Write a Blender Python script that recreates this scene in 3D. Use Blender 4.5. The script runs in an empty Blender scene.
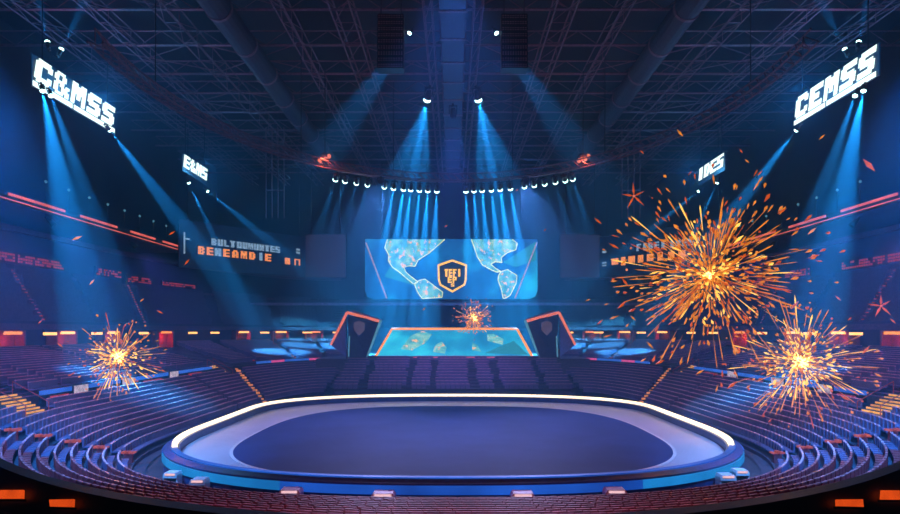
import bpy, math, random
from mathutils import Vector, Matrix
random.seed(11)
R = random.random
SC = bpy.context.scene
COL = SC.collection
CAMZ = 8.0
F, CX, HY = 600.0, 453.0, 331.0          # focal length, vanishing point (900x514 frame)

def W(px, py, Y):                          # point of the hall at depth Y
    return Vector(((px - CX) * Y / F, Y, CAMZ - (py - HY) * Y / F))
def PX(p):
    return (CX + F * p[0] / p[1], HY - F * (p[2] - CAMZ) / p[1])

# ------------------------------------------------------------------ materials
def mat(name, col, rough=.55, metal=0., var=.25, scale=3., emit=None, strength=0., sample=False, bump=0.):
    m = bpy.data.materials.new(name); m.use_nodes = True
    nt = m.node_tree; b = nt.nodes['Principled BSDF']
    tc = nt.nodes.new('ShaderNodeTexCoord'); nz = nt.nodes.new('ShaderNodeTexNoise')
    nz.inputs['Scale'].default_value = scale; nz.inputs['Detail'].default_value = 4
    nt.links.new(tc.outputs['Object'], nz.inputs['Vector'])
    rp = nt.nodes.new('ShaderNodeValToRGB')
    rp.color_ramp.elements[0].position = .3; rp.color_ramp.elements[1].position = .7
    rp.color_ramp.elements[0].color = [c * (1 - var) for c in col] + [1]
    rp.color_ramp.elements[1].color = [min(1, c * (1 + var)) for c in col] + [1]
    nt.links.new(nz.outputs['Fac'], rp.inputs['Fac']); nt.links.new(rp.outputs['Color'], b.inputs['Base Color'])
    b.inputs['Roughness'].default_value = rough; b.inputs['Metallic'].default_value = metal
    if bump:
        bp = nt.nodes.new('ShaderNodeBump'); bp.inputs['Strength'].default_value = bump
        nt.links.new(nz.outputs['Fac'], bp.inputs['Height']); nt.links.new(bp.outputs['Normal'], b.inputs['Normal'])
    if emit:
        r2 = nt.nodes.new('ShaderNodeValToRGB')
        r2.color_ramp.elements[0].position = .3; r2.color_ramp.elements[1].position = .7
        r2.color_ramp.elements[0].color = [c * (1 - var) for c in emit] + [1]
        r2.color_ramp.elements[1].color = [min(1, c * (1 + var * .5)) for c in emit] + [1]
        nt.links.new(nz.outputs['Fac'], r2.inputs['Fac']); nt.links.new(r2.outputs['Color'], b.inputs['Emission Color'])
        b.inputs['Emission Strength'].default_value = strength
    if not sample:
        m.cycles.emission_sampling = 'NONE'
    return m

M = {}
M['concrete'] = mat('dark concrete', (.13, .14, .19), .8, bump=.15)
M['terrace'] = mat('terrace concrete', (.045, .05, .09), .75)
M['floor'] = mat('arena floor', (.05, .055, .08), .5)
M['deck'] = mat('stage deck', (.55, .56, .68), .32, var=.10, scale=.25)
M['island'] = mat('stage island', (.025, .06, .20), .65, var=.15, scale=.3)
M['island'].node_tree.nodes['Principled BSDF'].inputs['Specular IOR Level'].default_value = .12
M['line'] = mat('white floor line', (.75, .78, .85), .5, var=.05)
M['wall'] = mat('navy wall', (.03, .035, .06), .8, scale=.3)
M['black'] = mat('black metal', (.014, .014, .018), .6)
M['roof'] = mat('roof deck', (.02, .022, .035), .9)
M['steel'] = mat('painted truss steel', (.20, .14, .20), .5)
M['tube'] = mat('duct steel', (.035, .045, .08), .6)
M['seat'] = mat('indigo seat plastic', (.13, .12, .27), .45, var=.2, scale=.5)
M['seathighlight'] = mat('painted rose seat highlight', (.62, .36, .46), .5)  # lit top edges of the seats put into a paler colour
M['seatredhighlight'] = mat('painted red seat highlight', (.42, .10, .13), .5, var=.5, scale=1.5)  # same painted highlight, duller, for the near red seats
M['seatshaded'] = mat('shade darkened upper seat', (.05, .05, .09), .6)  # seat colour darkened to stand for the dim upper tier
M['seatred'] = mat('dark red seat plastic', (.36, .045, .06), .45, var=.3, scale=.8)
M['lampbody'] = mat('lamp housing', (.03, .03, .035), .4, metal=.5)
M['fascia'] = mat('fascia panel', (.12, .07, .12), .7)
M['grille'] = mat('speaker grille', (.45, .4, .5), .5)
M['white'] = mat('white plastic', (.8, .72, .78), .4, var=.08)
M['redwall'] = mat('red portal lining', (.42, .06, .04), .6)
def glow(key, name, col, s, var=.12, scale=2., sample=False):
    M[key] = mat(name, (.02, .02, .02), .5, var=var, scale=scale, emit=col, strength=s, sample=sample)
glow('lens', 'cyan lamp lens', (.45, .9, 1), 9)
glow('sign', 'sign white light', (.62, .93, 1.0), 1.9, var=.02)
glow('signbackglow', 'sign blue back glow', (.004, .07, .28), .35)  # blue glow between the letters put into the back panel
glow('ledblue', 'blue led', (.03, .16, .85), .85, var=.3, scale=.35)
glow('ledcyan', 'cyan led', (.01, .27, 1), .85, var=.6, scale=.18)
glow('barrierblue', 'barrier blue led', (.012, .13, .9), .75, var=.55, scale=.2)
glow('ledwarm', 'warm white led', (1, .80, .58), 2.6, var=.25, scale=.2, sample=True)
glow('ledpink', 'pink led', (.85, .12, .50), .7, var=.2)
glow('ledred', 'red led', (.95, .17, .15), .85, var=.45, scale=.3)
glow('ledorange', 'orange led', (1, .34, .06), 1.3, var=.15)
glow('ledsalmon', 'salmon led', (1, .25, .15), .85, var=.2)
glow('ledteal', 'pale blue led', (.12, .45, .75), .6, var=.25)
glow('paleblue', 'pale blue lettering', (.25, .50, .9), .8, var=.3)
glow('orangeglyph', 'orange lettering', (1, .34, .08), 1.05, var=.3)
glow('marker', 'pale red marker light', (1, .16, .16), .5, var=.5)
glow('cartglow', 'pale pink cart glow', (1, .62, .72), 1.0)
glow('nosing', 'amber step nosing', (1, .40, .06), 1.1, var=.5, scale=1.5)
glow('yellowlamp', 'amber lamp', (1, .50, .14), 2.2)
glow('redlamp', 'red lamp', (1, .09, .04), .3, var=.3)
glow('orangepanel', 'orange light panel', (1, .09, .01), .8, var=.35, scale=1.2)
glow('steplight', 'amber step light', (1, .32, .12), .75, var=.4)
glow('sparkcore', 'spark yellow', (1, .55, .10), 1.7, var=.2)
glow('sparkhot', 'burning core', (1, .72, .22), 4.0, var=.1)
glow('spark', 'spark orange', (1, .27, .025), 1.0, var=.5, scale=1.)
glow('sparkred', 'spark red', (1, .13, .015), .75, var=.5, scale=1.)
glow('adwhite', 'white screen picture', (.62, .55, .85), .75, var=.7, scale=3.)
glow('adred', 'red screen picture', (.8, .06, .06), .5, var=.6, scale=1.)
glow('gold', 'gold emblem', (1, .60, .10), 1.5, var=.2)
glow('shieldfill', 'navy emblem field', (.02, .07, .22), .5)
glow('coast', 'pale coast line', (.60, .85, .55), 1.35, var=.4, scale=.5)
glow('shardlight', 'light blue facet', (.03, .42, .70), .7)
glow('greyscreen', 'dim purple screen', (.05, .022, .085), .28, var=.3, scale=.2)
glow('emblem', 'dim emblem', (.20, .16, .30), .32)

def two_tone(name, c0, c1, c2, scale, s, sample=True, speck=None):
    m = mat(name, (.02, .03, .05), .35, emit=(.1, .1, .1), strength=s, sample=sample)
    nt = m.node_tree; b = nt.nodes['Principled BSDF']
    nz = [n for n in nt.nodes if n.type == 'TEX_NOISE'][0]; nz.inputs['Scale'].default_value = scale
    r2 = b.inputs['Emission Color'].links[0].from_node
    e = r2.color_ramp.elements; e[0].color = c0 + (1,); e[1].color = c2 + (1,); e[0].position = .32; e[1].position = .72
    k = e.new(.5); k.color = c1 + (1,)
    if speck:
        v = nt.nodes.new('ShaderNodeTexNoise'); v.inputs['Scale'].default_value = speck[0]; v.inputs['Detail'].default_value = 2
        nt.links.new([n for n in nt.nodes if n.type == 'TEX_COORD'][0].outputs['Object'], v.inputs['Vector'])
        r3 = nt.nodes.new('ShaderNodeValToRGB'); r3.color_ramp.elements[0].position = .56; r3.color_ramp.elements[1].position = .64
        nt.links.new(v.outputs['Fac'], r3.inputs['Fac'])
        mx = nt.nodes.new('ShaderNodeMixRGB'); mx.inputs[2].default_value = speck[1] + (1,)
        nt.links.new(r3.outputs['Color'], mx.inputs[0]); nt.links.new(r2.outputs['Color'], mx.inputs[1])
        nt.links.new(mx.outputs['Color'], b.inputs['Emission Color'])
    return m
M['ocean'] = two_tone('ocean picture', (.001, .045, .22), (.002, .10, .40), (.012, .44, .85), .10, 1.25)
M['land'] = two_tone('land picture', (.03, .24, .42), (.10, .48, .56), (.36, .66, .58), .5, 1.25, False, (1.1, (.75, .50, .30)))
M['ocean2'] = two_tone('floor screen picture', (.006, .16, .42), (.008, .28, .58), (.03, .62, .95), .13, 1.3)

# ------------------------------------------------------------------ mesh builder
class MB:
    def __init__(s): s.v, s.f = [], []
    def add(s, vs, fs):
        b = len(s.v); s.v.extend(tuple(v) for v in vs); s.f.extend(tuple(b + i for i in f) for f in fs); return s
    def hexa(s, p):                        # 8 points: bottom 4 then top 4
        return s.add(p, [(3, 2, 1, 0), (4, 5, 6, 7), (0, 1, 5, 4), (1, 2, 6, 5), (2, 3, 7, 6), (3, 0, 4, 7)])
    def box(s, x0, x1, y0, y1, z0, z1, mtx=None):
        p = [Vector(q) for q in ((x0, y0, z0), (x1, y0, z0), (x1, y1, z0), (x0, y1, z0), (x0, y0, z1), (x1, y0, z1), (x1, y1, z1), (x0, y1, z1))]
        if mtx: p = [mtx @ q for q in p]
        return s.hexa(p)
    def bar(s, a, b, r, n=4, r2=None):
        a, b = Vector(a), Vector(b); d = b - a
        if d.length < 1e-6: return s
        d.normalize(); u = d.orthogonal().normalized(); w = d.cross(u); r2 = r if r2 is None else r2
        vs = []
        for q, rr in ((a, r), (b, r2)):
            for i in range(n):
                t = 2 * math.pi * (i + .5) / n; vs.append(q + (u * math.cos(t) + w * math.sin(t)) * rr)
        fs = [(i, (i + 1) % n, n + (i + 1) % n, n + i) for i in range(n)] + [tuple(range(n))[::-1], tuple(range(n, 2 * n))]
        return s.add(vs, fs)
    def spindle(s, a, b, r, k=.7):
        a, b = Vector(a), Vector(b); d = (b - a)
        if d.length < 1e-6: return s
        d.normalize(); u = d.orthogonal().normalized(); w = d.cross(u); m = a.lerp(b, k)
        vs = [a, m + u * r, m + w * r, m - u * r, m - w * r, b]
        return s.add(vs, [(0, 2, 1), (0, 3, 2), (0, 4, 3), (0, 1, 4), (5, 1, 2), (5, 2, 3), (5, 3, 4), (5, 4, 1)])
    def lathe(s, prof, n=12):              # profile (r, z)
        b = []
        for r, z in prof:
            b += [(r * math.cos(2 * math.pi * i / n), r * math.sin(2 * math.pi * i / n), z) for i in range(n)]
        fs = [(k * n + i, k * n + (i + 1) % n, (k + 1) * n + (i + 1) % n, (k + 1) * n + i) for k in range(len(prof) - 1) for i in range(n)]
        fs += [tuple(range(n))[::-1], tuple(range((len(prof) - 1) * n, len(prof) * n))]
        return s.add(b, fs)
    def strip(s, A, B, closed=False):      # quads between two polylines
        n = len(A); b = list(A) + list(B); m = n if closed else n - 1
        return s.add(b, [(i, (i + 1) % n, n + (i + 1) % n, n + i) for i in range(m)])
    def prism(s, pts, off):                # flat polygon extruded by off
        n = len(pts); q = [Vector(p) + off for p in pts]
        return s.add(list(pts) + q, [tuple(range(n))[::-1], tuple(range(n, 2 * n))] + [(i, (i + 1) % n, n + (i + 1) % n, n + i) for i in range(n)])
    def mesh(s, name, m):
        me = bpy.data.meshes.new(name); me.from_pydata([tuple(v) for v in s.v], [], s.f)
        me.materials.append(M[m] if isinstance(m, str) else m); me.update(); return me
    def obj(s, name, m, parent=None): return link(name, s.mesh(name, m), parent)

def link(name, data, parent=None):
    o = bpy.data.objects.new(name, data); COL.objects.link(o)
    if parent: o.parent = parent
    return o
def tag(o, label=None, cat=None, group=None, kind=None):
    if label: o['label'] = label
    if cat: o['category'] = cat
    if group: o['group'] = group
    if kind: o['kind'] = kind
    return o
def thing(name, label, cat, loc=(0, 0, 0), group=None, mtx=None):
    o = bpy.data.objects.new(name, None); COL.objects.link(o); o.empty_display_size = .3
    if mtx is not None: o.matrix_world = mtx
    else: o.location = loc
    return tag(o, label, cat, group)
def structure(o): o['kind'] = 'structure'; return o
ORD = 'first second third fourth fifth sixth seventh eighth ninth tenth eleventh twelfth'.split()
def side_word(s): return 'left' if s < 0 else 'right'

# ------------------------------------------------------------------ curves of the bowl (right half, from the near centre to the far end)
NC, NS, NF = 40, 30, 24
def half(a, b, yc, ys, xf, yf, n=2.5):
    pts = []
    for i in range(NC + 1):
        t = math.pi / 2 * (1 - i / NC)
        pts.append((a * max(0, math.cos(t)) ** (2 / n), yc - b * math.sin(t) ** (2 / n)))
    for i in range(1, NS + 1): pts.append((a, yc + (ys - yc) * i / NS))
    for i in range(1, NF + 1):
        t = math.pi / 2 * i / NF; pts.append((xf + (a - xf) * math.cos(t), ys + (yf - ys) * math.sin(t)))
    return pts
def ring(xs, yn, yc, xf, yf, s):           # side + corner + back, on one side s
    pts = [(s * xs, yn + (yc - yn) * i / 40) for i in range(41)]
    for i in range(1, NF + 1):
        t = math.pi / 2 * i / NF; pts.append((s * (xf + (xs - xf) * math.cos(t)), yc + (yf - yc) * math.sin(t)))
    return pts
def back(xf, yf): return [(-xf + 2 * xf * i / 12, yf) for i in range(13)]
def lerp(a, b, t): return a + (b - a) * t
def mid(A, B, f): return [(lerp(a[0], b[0], f), lerp(a[1], b[1], f)) for a, b in zip(A, B)]
def z3(P, z): return [(p[0], p[1], z if not isinstance(z, list) else z[i]) for i, p in enumerate(P)]
SEATS = []                                 # (x, y, z, dirx, diry, tier)
def terrace(mb, I, O, zI, zO, n, tier, pitch=.62, skip=None, seat=True, first=0):
    zI = zI if isinstance(zI, list) else [zI] * len(I); zO = zO if isinstance(zO, list) else [zO] * len(I)
    prev = None
    for i in range(n):
        A, B = mid(I, O, i / n), mid(I, O, (i + 1) / n)
        z = [lerp(a, b, i / max(1, n - 1)) for a, b in zip(zI, zO)]
        if prev is not None: mb.strip(z3(A, prev), z3(A, z))
        mb.strip(z3(A, z), z3(B, z)); prev = z
        if not seat or i < first or (tier in (0, 3) and i == n - 1): continue
        C = mid(I, O, (i + .62) / n); acc = R() * pitch
        for k in range(len(C) - 1):
            p, q = Vector(C[k]), Vector(C[k + 1]); L = (q - p).length
            if L < 1e-6: continue
            dv = (Vector(I[k]) - Vector(O[k])).normalized()
            while acc < L:
                f = acc / L; acc += pitch
                if skip and skip(k + f): continue
                c = p.lerp(q, f)
                if tier == 0 and abs(c.x) < 22.5 and c.y < 12.8 + .03 * c.x ** 2 + 1.2: continue
                if tier == 2 and abs(c.x) < 26.8: continue
                SEATS.append((c.x, c.y, lerp(z[k], z[k + 1], f), dv.x, dv.y, tier))
            acc -= L

# ------------------------------------------------------------------ setting: floor, walls, roof
structure(MB().box(-58, 58, -8, 143, -1.4, -.7).obj('floor', 'floor'))
for s in (-1, 1):
    structure(MB().box(*sorted((s * 56, s * 57)), -8, 143, -1.4, 47).obj('wall_%s' % side_word(s), 'wall'))
structure(MB().box(-57, 57, 142, 143, -1.4, 47).obj('wall_far', 'wall'))
structure(MB().box(-57, 57, -8, 143, 46.6, 47.4).obj('ceiling', 'roof'))

# lower bowl
I0, O0 = half(20.6, 17.5, 46, 60, 17, 76), half(30, 27, 46, 68, 17.5, 100)
N0 = len(I0)
def mir(P): return [(-p[0], p[1]) for p in P[::-1]] + P[1:]
I1, O1 = mir(I0), mir(O0)
def rise(i):
    t = min(1, abs(i - (N0 - 1)) / NC); t = max(0, (t - .25) / .75); t = t * t * (3 - 2 * t)
    return lerp(1.05, 2.45, t)
zo = [rise(i) for i in range(len(I1))]
AIS = NC - 9.0                              # aisle between the rounded end and the straight side
def skip0(k):
    d = abs(k - (N0 - 1))
    return abs(d - AIS) < .7 or abs(d - (NC + NS + 6)) < .8 or abs(d - (NC + NS * .98)) < .7
mb = MB(); NROW = 13
terrace(mb, I1, O1, -.62, zo, NROW, 0, pitch=.56, skip=skip0, first=1)
structure(mb.obj('seating_terrace', 'terrace'))
# second tier, concourse, third tier, one each side
TIERS = {}
for s in (-1, 1):
    O, Q = ring(30.3, 26, 68, 17.8, 100, s), ring(44, 26, 75, 22, 122, s)
    A = ring(50, 26, 80, 25, 138, s); T = ring(43, 26, 74.5, 20, 121, s)
    mb = MB()
    sk = lambda k: any(abs(k - c) < .45 for c in (11, 20, 31, 39, 43, 49, 55, 60))
    sk1 = lambda k: sk(k) or abs(k - 14.2) < 2.6 or abs(k - 44.1) < 1.6
    mb.strip(z3(O, 2.2), z3(O, 3.3)); terrace(mb, O, Q, 3.3, 5.5, 16, 1, skip=sk1)
    structure(mb.obj('seating_terrace', 'terrace'))
    Qb = ring(45.6, 26, 75.5, 20.5, 123.6, s)
    mb = MB(); mb.strip(z3(Q, 5.5), z3(Qb, 5.5)); mb.strip(z3(Qb, 5.5), z3(Qb, 8.2))
    structure(mb.obj('wall_concourse_%s' % side_word(s), 'wall'))
    mb = MB(); mb.strip(z3(T, 8.15), z3(Qb, 8.15)); mb.strip(z3(T, 8.15), z3(T, 8.75)); mb.strip(z3(T, 8.75), z3(ring(43.4, 26, 74.7, 20, 121.3, s), 8.75))
    structure(mb.obj('trim_%d' % (1 if s < 0 else 2), 'fascia'))
    mb = MB(); terrace(mb, ring(43.4, 26, 74.7, 20, 121.3, s), A, 8.7, 14.6, 11, 2, pitch=.75, skip=sk)
    structure(mb.obj('seating_terrace', 'terrace'))
    A2, B = ring(50.6, 26, 80, 25, 138.5, s), ring(52, 26, 82, 26, 140, s)
    mb = MB(); mb.strip(z3(A, 14.6), z3(A, 15.1)); mb.strip(z3(A, 15.1), z3(A2, 15.1)); structure(mb.obj('trim_%d' % (3 if s < 0 else 4), 'fascia'))
    mb = MB(); mb.strip(z3(A2, 15.1), z3(B, 15.3)); mb.strip(z3(B, 15.3), z3(B, 19.8)); structure(mb.obj('wall_upper_%s' % side_word(s), 'wall'))
    B2 = ring(51.2, 26, 81.6, 26, 139.4, s)
    mb = MB(); mb.strip(z3(B2, 19.7), z3(B2, 20.3)); mb.strip(z3(B2, 20.3), z3(ring(56, 26, 84, 28, 141.8, s), 20.3)); mb.strip(z3(B2, 19.7), z3(B, 19.7))
    structure(mb.obj('trim_%d' % (5 if s < 0 else 6), 'fascia'))
    TIERS[s] = dict(O=O, Q=Q, A=A, B=B, Qb=Qb)
mb = MB(); bk = lambda y, z: [(p[0], y, z) for p in back(26, y)]
for y0, z0, y1, z1 in ((122, 5.5, 122, 8.7), (121.3, 8.7, 138, 14.6), (138, 14.6, 138, 15.1), (138, 15.1, 140, 15.3), (140, 15.3, 140, 20)):
    mb.strip(bk(y0, z0), bk(y1, z1))
structure(mb.obj('wall_far_lower', 'wall'))
mb = MB(); mb.box(-26, 26, 137.3, 138, 14.7, 15.2); structure(mb.obj('trim_7', 'fascia'))

# side decks with the red light strips
for s in (-1, 1):
    structure(MB().box(*sorted((s * 46.2, s * 56)), 30, 103, 21.4, 22.2).obj('upper_deck', 'concrete'))
    t = thing('fascia_light_strip', 'long broken red light strip along the upper deck edge on the %s side' % side_word(s), 'light strip', (s * 46, 66, 22))
    y = 30 - 66
    for L, g in ((21, 2), (5, 4), (9, 3), (8, 3.5), (7, 2.5), (6, 2.5), (5, 1)):
        if y + L > 37: L = 37 - y
        if L <= .5: break
        MB().box(*sorted((0, -s * .15)), y, y + L, .05, .32).obj('red_segment', 'ledred', t); y += L + g
    MB().box(*sorted((0, -s * .1)), -36, 37, -.42, -.30).obj('thin_red_line', 'ledred', t)
    MB().box(*sorted((0, s * .18)), -36, 37, -.5, .4).obj('backing_rail', 'black', t)

# ------------------------------------------------------------------ stage: deck, island, barrier
def superel(a, b, bf, yc, n=2.5, N=160):
    P = []
    for i in range(N):
        t = 2 * math.pi * i / N; c, q = math.cos(t), math.sin(t)
        P.append((a * math.copysign(abs(c) ** (2 / n), c), yc + (bf if q > 0 else b) * math.copysign(abs(q) ** (2 / n), q)))
    return P
def capsule(off, N=60):                    # the stage outline: rounded ends, straight sides
    a = 19.3 - off; P = []
    for i in range(N + 1):
        t = math.pi * i / N; c, q = math.cos(t), math.sin(t)
        P.append((a * math.copysign(abs(c) ** .8, c), 56 + (12 - off) * abs(q) ** .8))
    for i in range(1, 12): P.append((-a, 56 - 10 * i / 12))
    for i in range(N + 1):
        t = math.pi * i / N; c, q = math.cos(t), math.sin(t)
        P.append((-a * math.copysign(abs(c) ** .8, c), 46 - (16.4 - off) * abs(q) ** .8))
    for i in range(1, 12): P.append((a, 46 + 10 * i / 12))
    return P
c0 = capsule(.6)
mb = MB(); mb.add([(p[0], p[1], .12) for p in c0], [tuple(range(len(c0)))]); structure(mb.obj('floor_stage_deck', 'deck'))
ci, cj = superel(15.3, 14.3, 17, 46, 2.8), superel(15.1, 14.1, 16.8, 46, 2.8)
isl = tag(MB().prism([Vector((p[0], p[1], .121)) for p in cj], Vector((0, 0, .03))).obj('stage_mat', 'island'), 'large dark blue oval mat laid on the stage floor', 'mat')
mb = MB(); mb.strip(z3(ci, .15), z3(cj, .15), True); mb.strip(z3(ci, .121), z3(ci, .15), True)
mb.obj('border_line', 'line', isl)
t = thing('stage_barrier', 'oval illuminated barrier ring around the stage floor', 'barrier', (0, 46, 0))
t.location = (0, 0, 0)
a0, a1, a2 = capsule(.55), capsule(.0), capsule(-.35)
mb = MB(); mb.strip(z3(a0, .12), z3(a0, .62), True); mb.strip(z3(a0, .62), z3(a1, .70), True); mb.strip(z3(a1, .70), z3(a2, .55), True); mb.strip(z3(a2, .55), z3(a2, -.7), True)
mb.obj('barrier_wall', mat('barrier shell', (.04, .07, .2), .35), t)
NB = len(a0)
def arcpart(name, m, idx, off_in, off_out, z0, z1):
    A, B = capsule(off_in), capsule(off_out); mb = MB()
    for i in idx:
        j = (i + 1) % NB
        mb.hexa([(A[i][0], A[i][1], z0), (B[i][0], B[i][1], z0), (B[j][0], B[j][1], z0), (A[j][0], A[j][1], z0),
                 (A[i][0], A[i][1], z1), (B[i][0], B[i][1], z1), (B[j][0], B[j][1], z1), (A[j][0], A[j][1], z1)])
    return mb.obj(name, m, t)
near = [i for i in range(NB) if capsule(0)[i][1] < 37.5]; sides = [i for i in range(NB) if capsule(0)[i][1] >= 37.5]
arcpart('warm_light_tube', 'ledwarm', sides, .42, .12, .66, .88)
for e in (-1, 1): arcpart('cyan_light_panel', 'ledcyan', [i for i in near if e * capsule(0)[i][0] > 9], -.36, -.44, .02, .46)
arcpart('blue_light_panel', 'barrierblue', [i for i in near if abs(capsule(0)[i][0]) <= 9], -.36, -.44, .02, .46)
arcpart('blue_top_light', 'barrierblue', near, .40, .05, .66, .76)
arcpart('blue_side_panel', 'barrierblue', sides, -.36, -.44, .15, .50)

# ------------------------------------------------------------------ near parapet under the camera
def parap(off, z, n=48):
    return [((-22 + 44 * i / n), 12.8 + .03 * (-22 + 44 * i / n) ** 2 - off, z) for i in range(n + 1)]
mb = MB(); mb.strip(parap(0, 1.2), parap(0, 4)); mb.strip(parap(0, 4), parap(.5, 4.02)); mb.strip(parap(.5, 4.02), parap(1.1, 2.6)); mb.strip(parap(1.1, 2.6), parap(4.5, 2.6))
structure(mb.obj('wall_parapet', 'black'))
mb = MB()
Pp = parap(1.3, 3.30)
for i in range(len(Pp) - 1): mb.bar(Pp[i], Pp[i + 1], .035)
for i in range(0, len(Pp), 4): mb.bar(Pp[i], (Pp[i][0], Pp[i][1], 2.6), .025)
tag(mb.obj('handrail', mat('dark red rail', (.22, .05, .05), .4)), 'thin dark red rail curving along the camera side of the black parapet', 'handrail')
def face(xx, v):
    return Vector((xx, 12.8 + .03 * xx * xx - .5 - .6 * v - .04, 4.02 - 1.42 * v))
def face_at(px, py):                       # point of the parapet's sloping side seen there
    return min((face(-16 + .05 * i, .02 * j) for i in range(641) for j in range(50)), key=lambda q: (PX(q)[0] - px) ** 2 + (PX(q)[1] - py) ** 2)
for px, w, y0, y1, word in ((12, 30, 498, 490, 'lower left corner'), (65, 23, 506, 499, 'left, nearer the seats'), (846, 26, 506, 499, 'right, nearer the seats'), (893, 30, 499, 490, 'lower right corner')):
    p = [q + Vector((0, -.08, 0)) for q in (face_at(px - w / 2, y0), face_at(px + w / 2, y0), face_at(px + w / 2, y1), face_at(px - w / 2, y1))]
    nrm = (p[1] - p[0]).cross(p[3] - p[0]).normalized() * .05
    o = thing('aisle_light_panel', 'glowing orange light panel on the black parapet, %s' % word, 'light panel', p[0])
    o.location = (0, 0, 0)
    MB().prism(p, nrm).obj('glowing_face', 'orangepanel', o)
    q = [p[0] + Vector((-.05, 0, -.06)), p[1] + Vector((.05, 0, -.06)), p[1] + Vector((.05, 0, 0)), p[0] + Vector((-.05, 0, 0))]
    MB().prism(q, nrm * 1.6).obj('lower_ledge', 'black', o)

# ------------------------------------------------------------------ stepped block of seats before the lower screen
mb = MB(); I = [(-15 + 30 * i / 30, 75) for i in range(31)]; O = [(-15.5 + 31 * i / 30, 92) for i in range(31)]
terrace(mb, I, O, .35, 3.6, 12, 3, skip=lambda k: any(abs(k - c) < .55 for c in (3.5, 9.3, 12.4, 17.6, 20.7, 26.5)))
mb.strip([(p[0], p[1], -.7) for p in I], [(p[0], p[1], .35) for p in I])
structure(mb.obj('seating_terrace', 'terrace'))
mb = MB()
structure(MB().box(-21, 21, 92, 118, -.7, 3.75).obj('stage_platform', 'concrete'))

# ------------------------------------------------------------------ seats
CARTS = []
for px, w_ in ((172, 14), (196, 16), (287, 22), (380, 24), (530, 24), (621, 22), (722, 16), (740, 14)):
    bb = min((q for q in capsule(-.95) if q[1] < 46), key=lambda q: abs(CX + F * q[0] / q[1] - px) + (100 if q[1] > 36.5 else 0))
    CARTS.append((Vector((bb[0], bb[1], -.62)), w_ * bb[1] / F))
SEATS = [s for s in SEATS if not (s[5] == 0 and abs(s[0]) > 27.6 and (abs(s[1] - 41.3) < 1.7 or abs(s[1] - 76.5) < 1.6))]
SEATS = [s for s in SEATS if not (s[5] == 3 and s[1] > 89.9 and abs(s[0]) > 11)]
SEATS = [s for s in SEATS if not any((s[0] - c.x) ** 2 + (s[1] - c.y) ** 2 < (sc / 2 + .75) ** 2 for c, sc in CARTS)]
def seat_boxes(mb, mtx, which=(0, 1)):
    if 0 in which: mb.box(-.27, .27, -.24, .22, .36, .44, mtx)
    if 1 in which: mb.box(-.27, .27, .20, .29, .42, .92, mtx)
    if 3 in which: mb.box(-.27, .27, .19, .30, .92, .975, mtx)  # added strip carrying the painted highlight
    if 2 in which: mb.box(-.22, -.17, -.1, .2, 0, .36, mtx); mb.box(.17, .22, -.1, .2, 0, .36, mtx)
def smtx(s):
    x, y, z, dx, dy, t = s
    return Matrix(((-dy, -dx, 0, x), (dx, -dy, 0, y), (0, 0, 1, z), (0, 0, 0, 1)))
def shown(s):
    px, py = PX((s[0], s[1], s[2] + .7))
    return s[5] == 0 and 2 < px < 898 and py < 512 and py < 517 - 2.83e-4 * (px - CX) ** 2
cand = sorted([s for s in SEATS if s[1] > 5 and shown(s)], key=lambda s: s[0] ** 2 + s[1] ** 2)[:300]
cs = set(id(s) for s in cand)
def is_red(s): return s[5] == 0 and s[1] < 33
SP = {}
for key in ('seatred', 'seat'):
    a, b, c, d4 = MB(), MB(), MB(), MB(); I4 = Matrix(); seat_boxes(d4, I4, (3,))
    seat_boxes(a, I4, (0,)); seat_boxes(b, I4, (1,)); seat_boxes(c, I4, (2,))
    SP[key] = (a.mesh('seat', key), b.mesh('backrest', key), c.mesh('seat_stand', 'black'), d4.mesh('top_highlight', 'seathighlight' if key == 'seat' else 'seatredhighlight'))
for s in cand:
    px, _ = PX(s[:3]); red = is_red(s)
    where = 'left' if px < 300 else 'right' if px > 600 else 'centre'
    lab = {'left': 'dark red tip-up seat in the closest rows at the lower left below the barrier',
           'right': 'dark red tip-up seat in the closest rows at the lower right below the barrier',
           'centre': 'dark red tip-up seat in the closest rows at the bottom centre below the barrier'}[where]
    if not red: lab = lab.replace('dark red', 'indigo')
    r = thing('stadium_seat', lab, 'seat', group=('closest red seats ' if red else 'closest indigo seats ') + where, mtx=smtx(s))
    for nm, me in zip(('seat', 'backrest', 'seat_stand', 'top_highlight'), SP['seatred' if red else 'seat']): link(nm, me, r)
rest = [s for s in SEATS if id(s) not in cs]
def bulk(sel, m, label):
    mb, tp = MB(), MB()
    for s in sel: seat_boxes(mb, smtx(s)); seat_boxes(tp, smtx(s), (3,))
    o = tag(mb.obj('stadium_seats', m), label, 'seats', kind='stuff')
    tag(tp.obj('seat_top_highlight', {'seat': 'seathighlight', 'seatred': 'seatredhighlight'}.get(m, m), o), kind='stuff')
bulk([s for s in rest if is_red(s)], 'seatred', 'remaining dark red seats of the rounded near end of the lower bowl')
bulk([s for s in rest if not is_red(s) and s[5] == 0], 'seat', 'rows of indigo seats in the lower bowl around the stage')
bulk([s for s in rest if s[5] == 1], 'seat', 'rows of purple seats in the second tier above the ribbon board')
bulk([s for s in rest if s[5] == 2], 'seatshaded', 'dark rows of seats in the upper tier above the concourse')
bulk([s for s in rest if s[5] == 3], 'seat', 'rows of violet seats on the stepped block before the lower screen')

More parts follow.
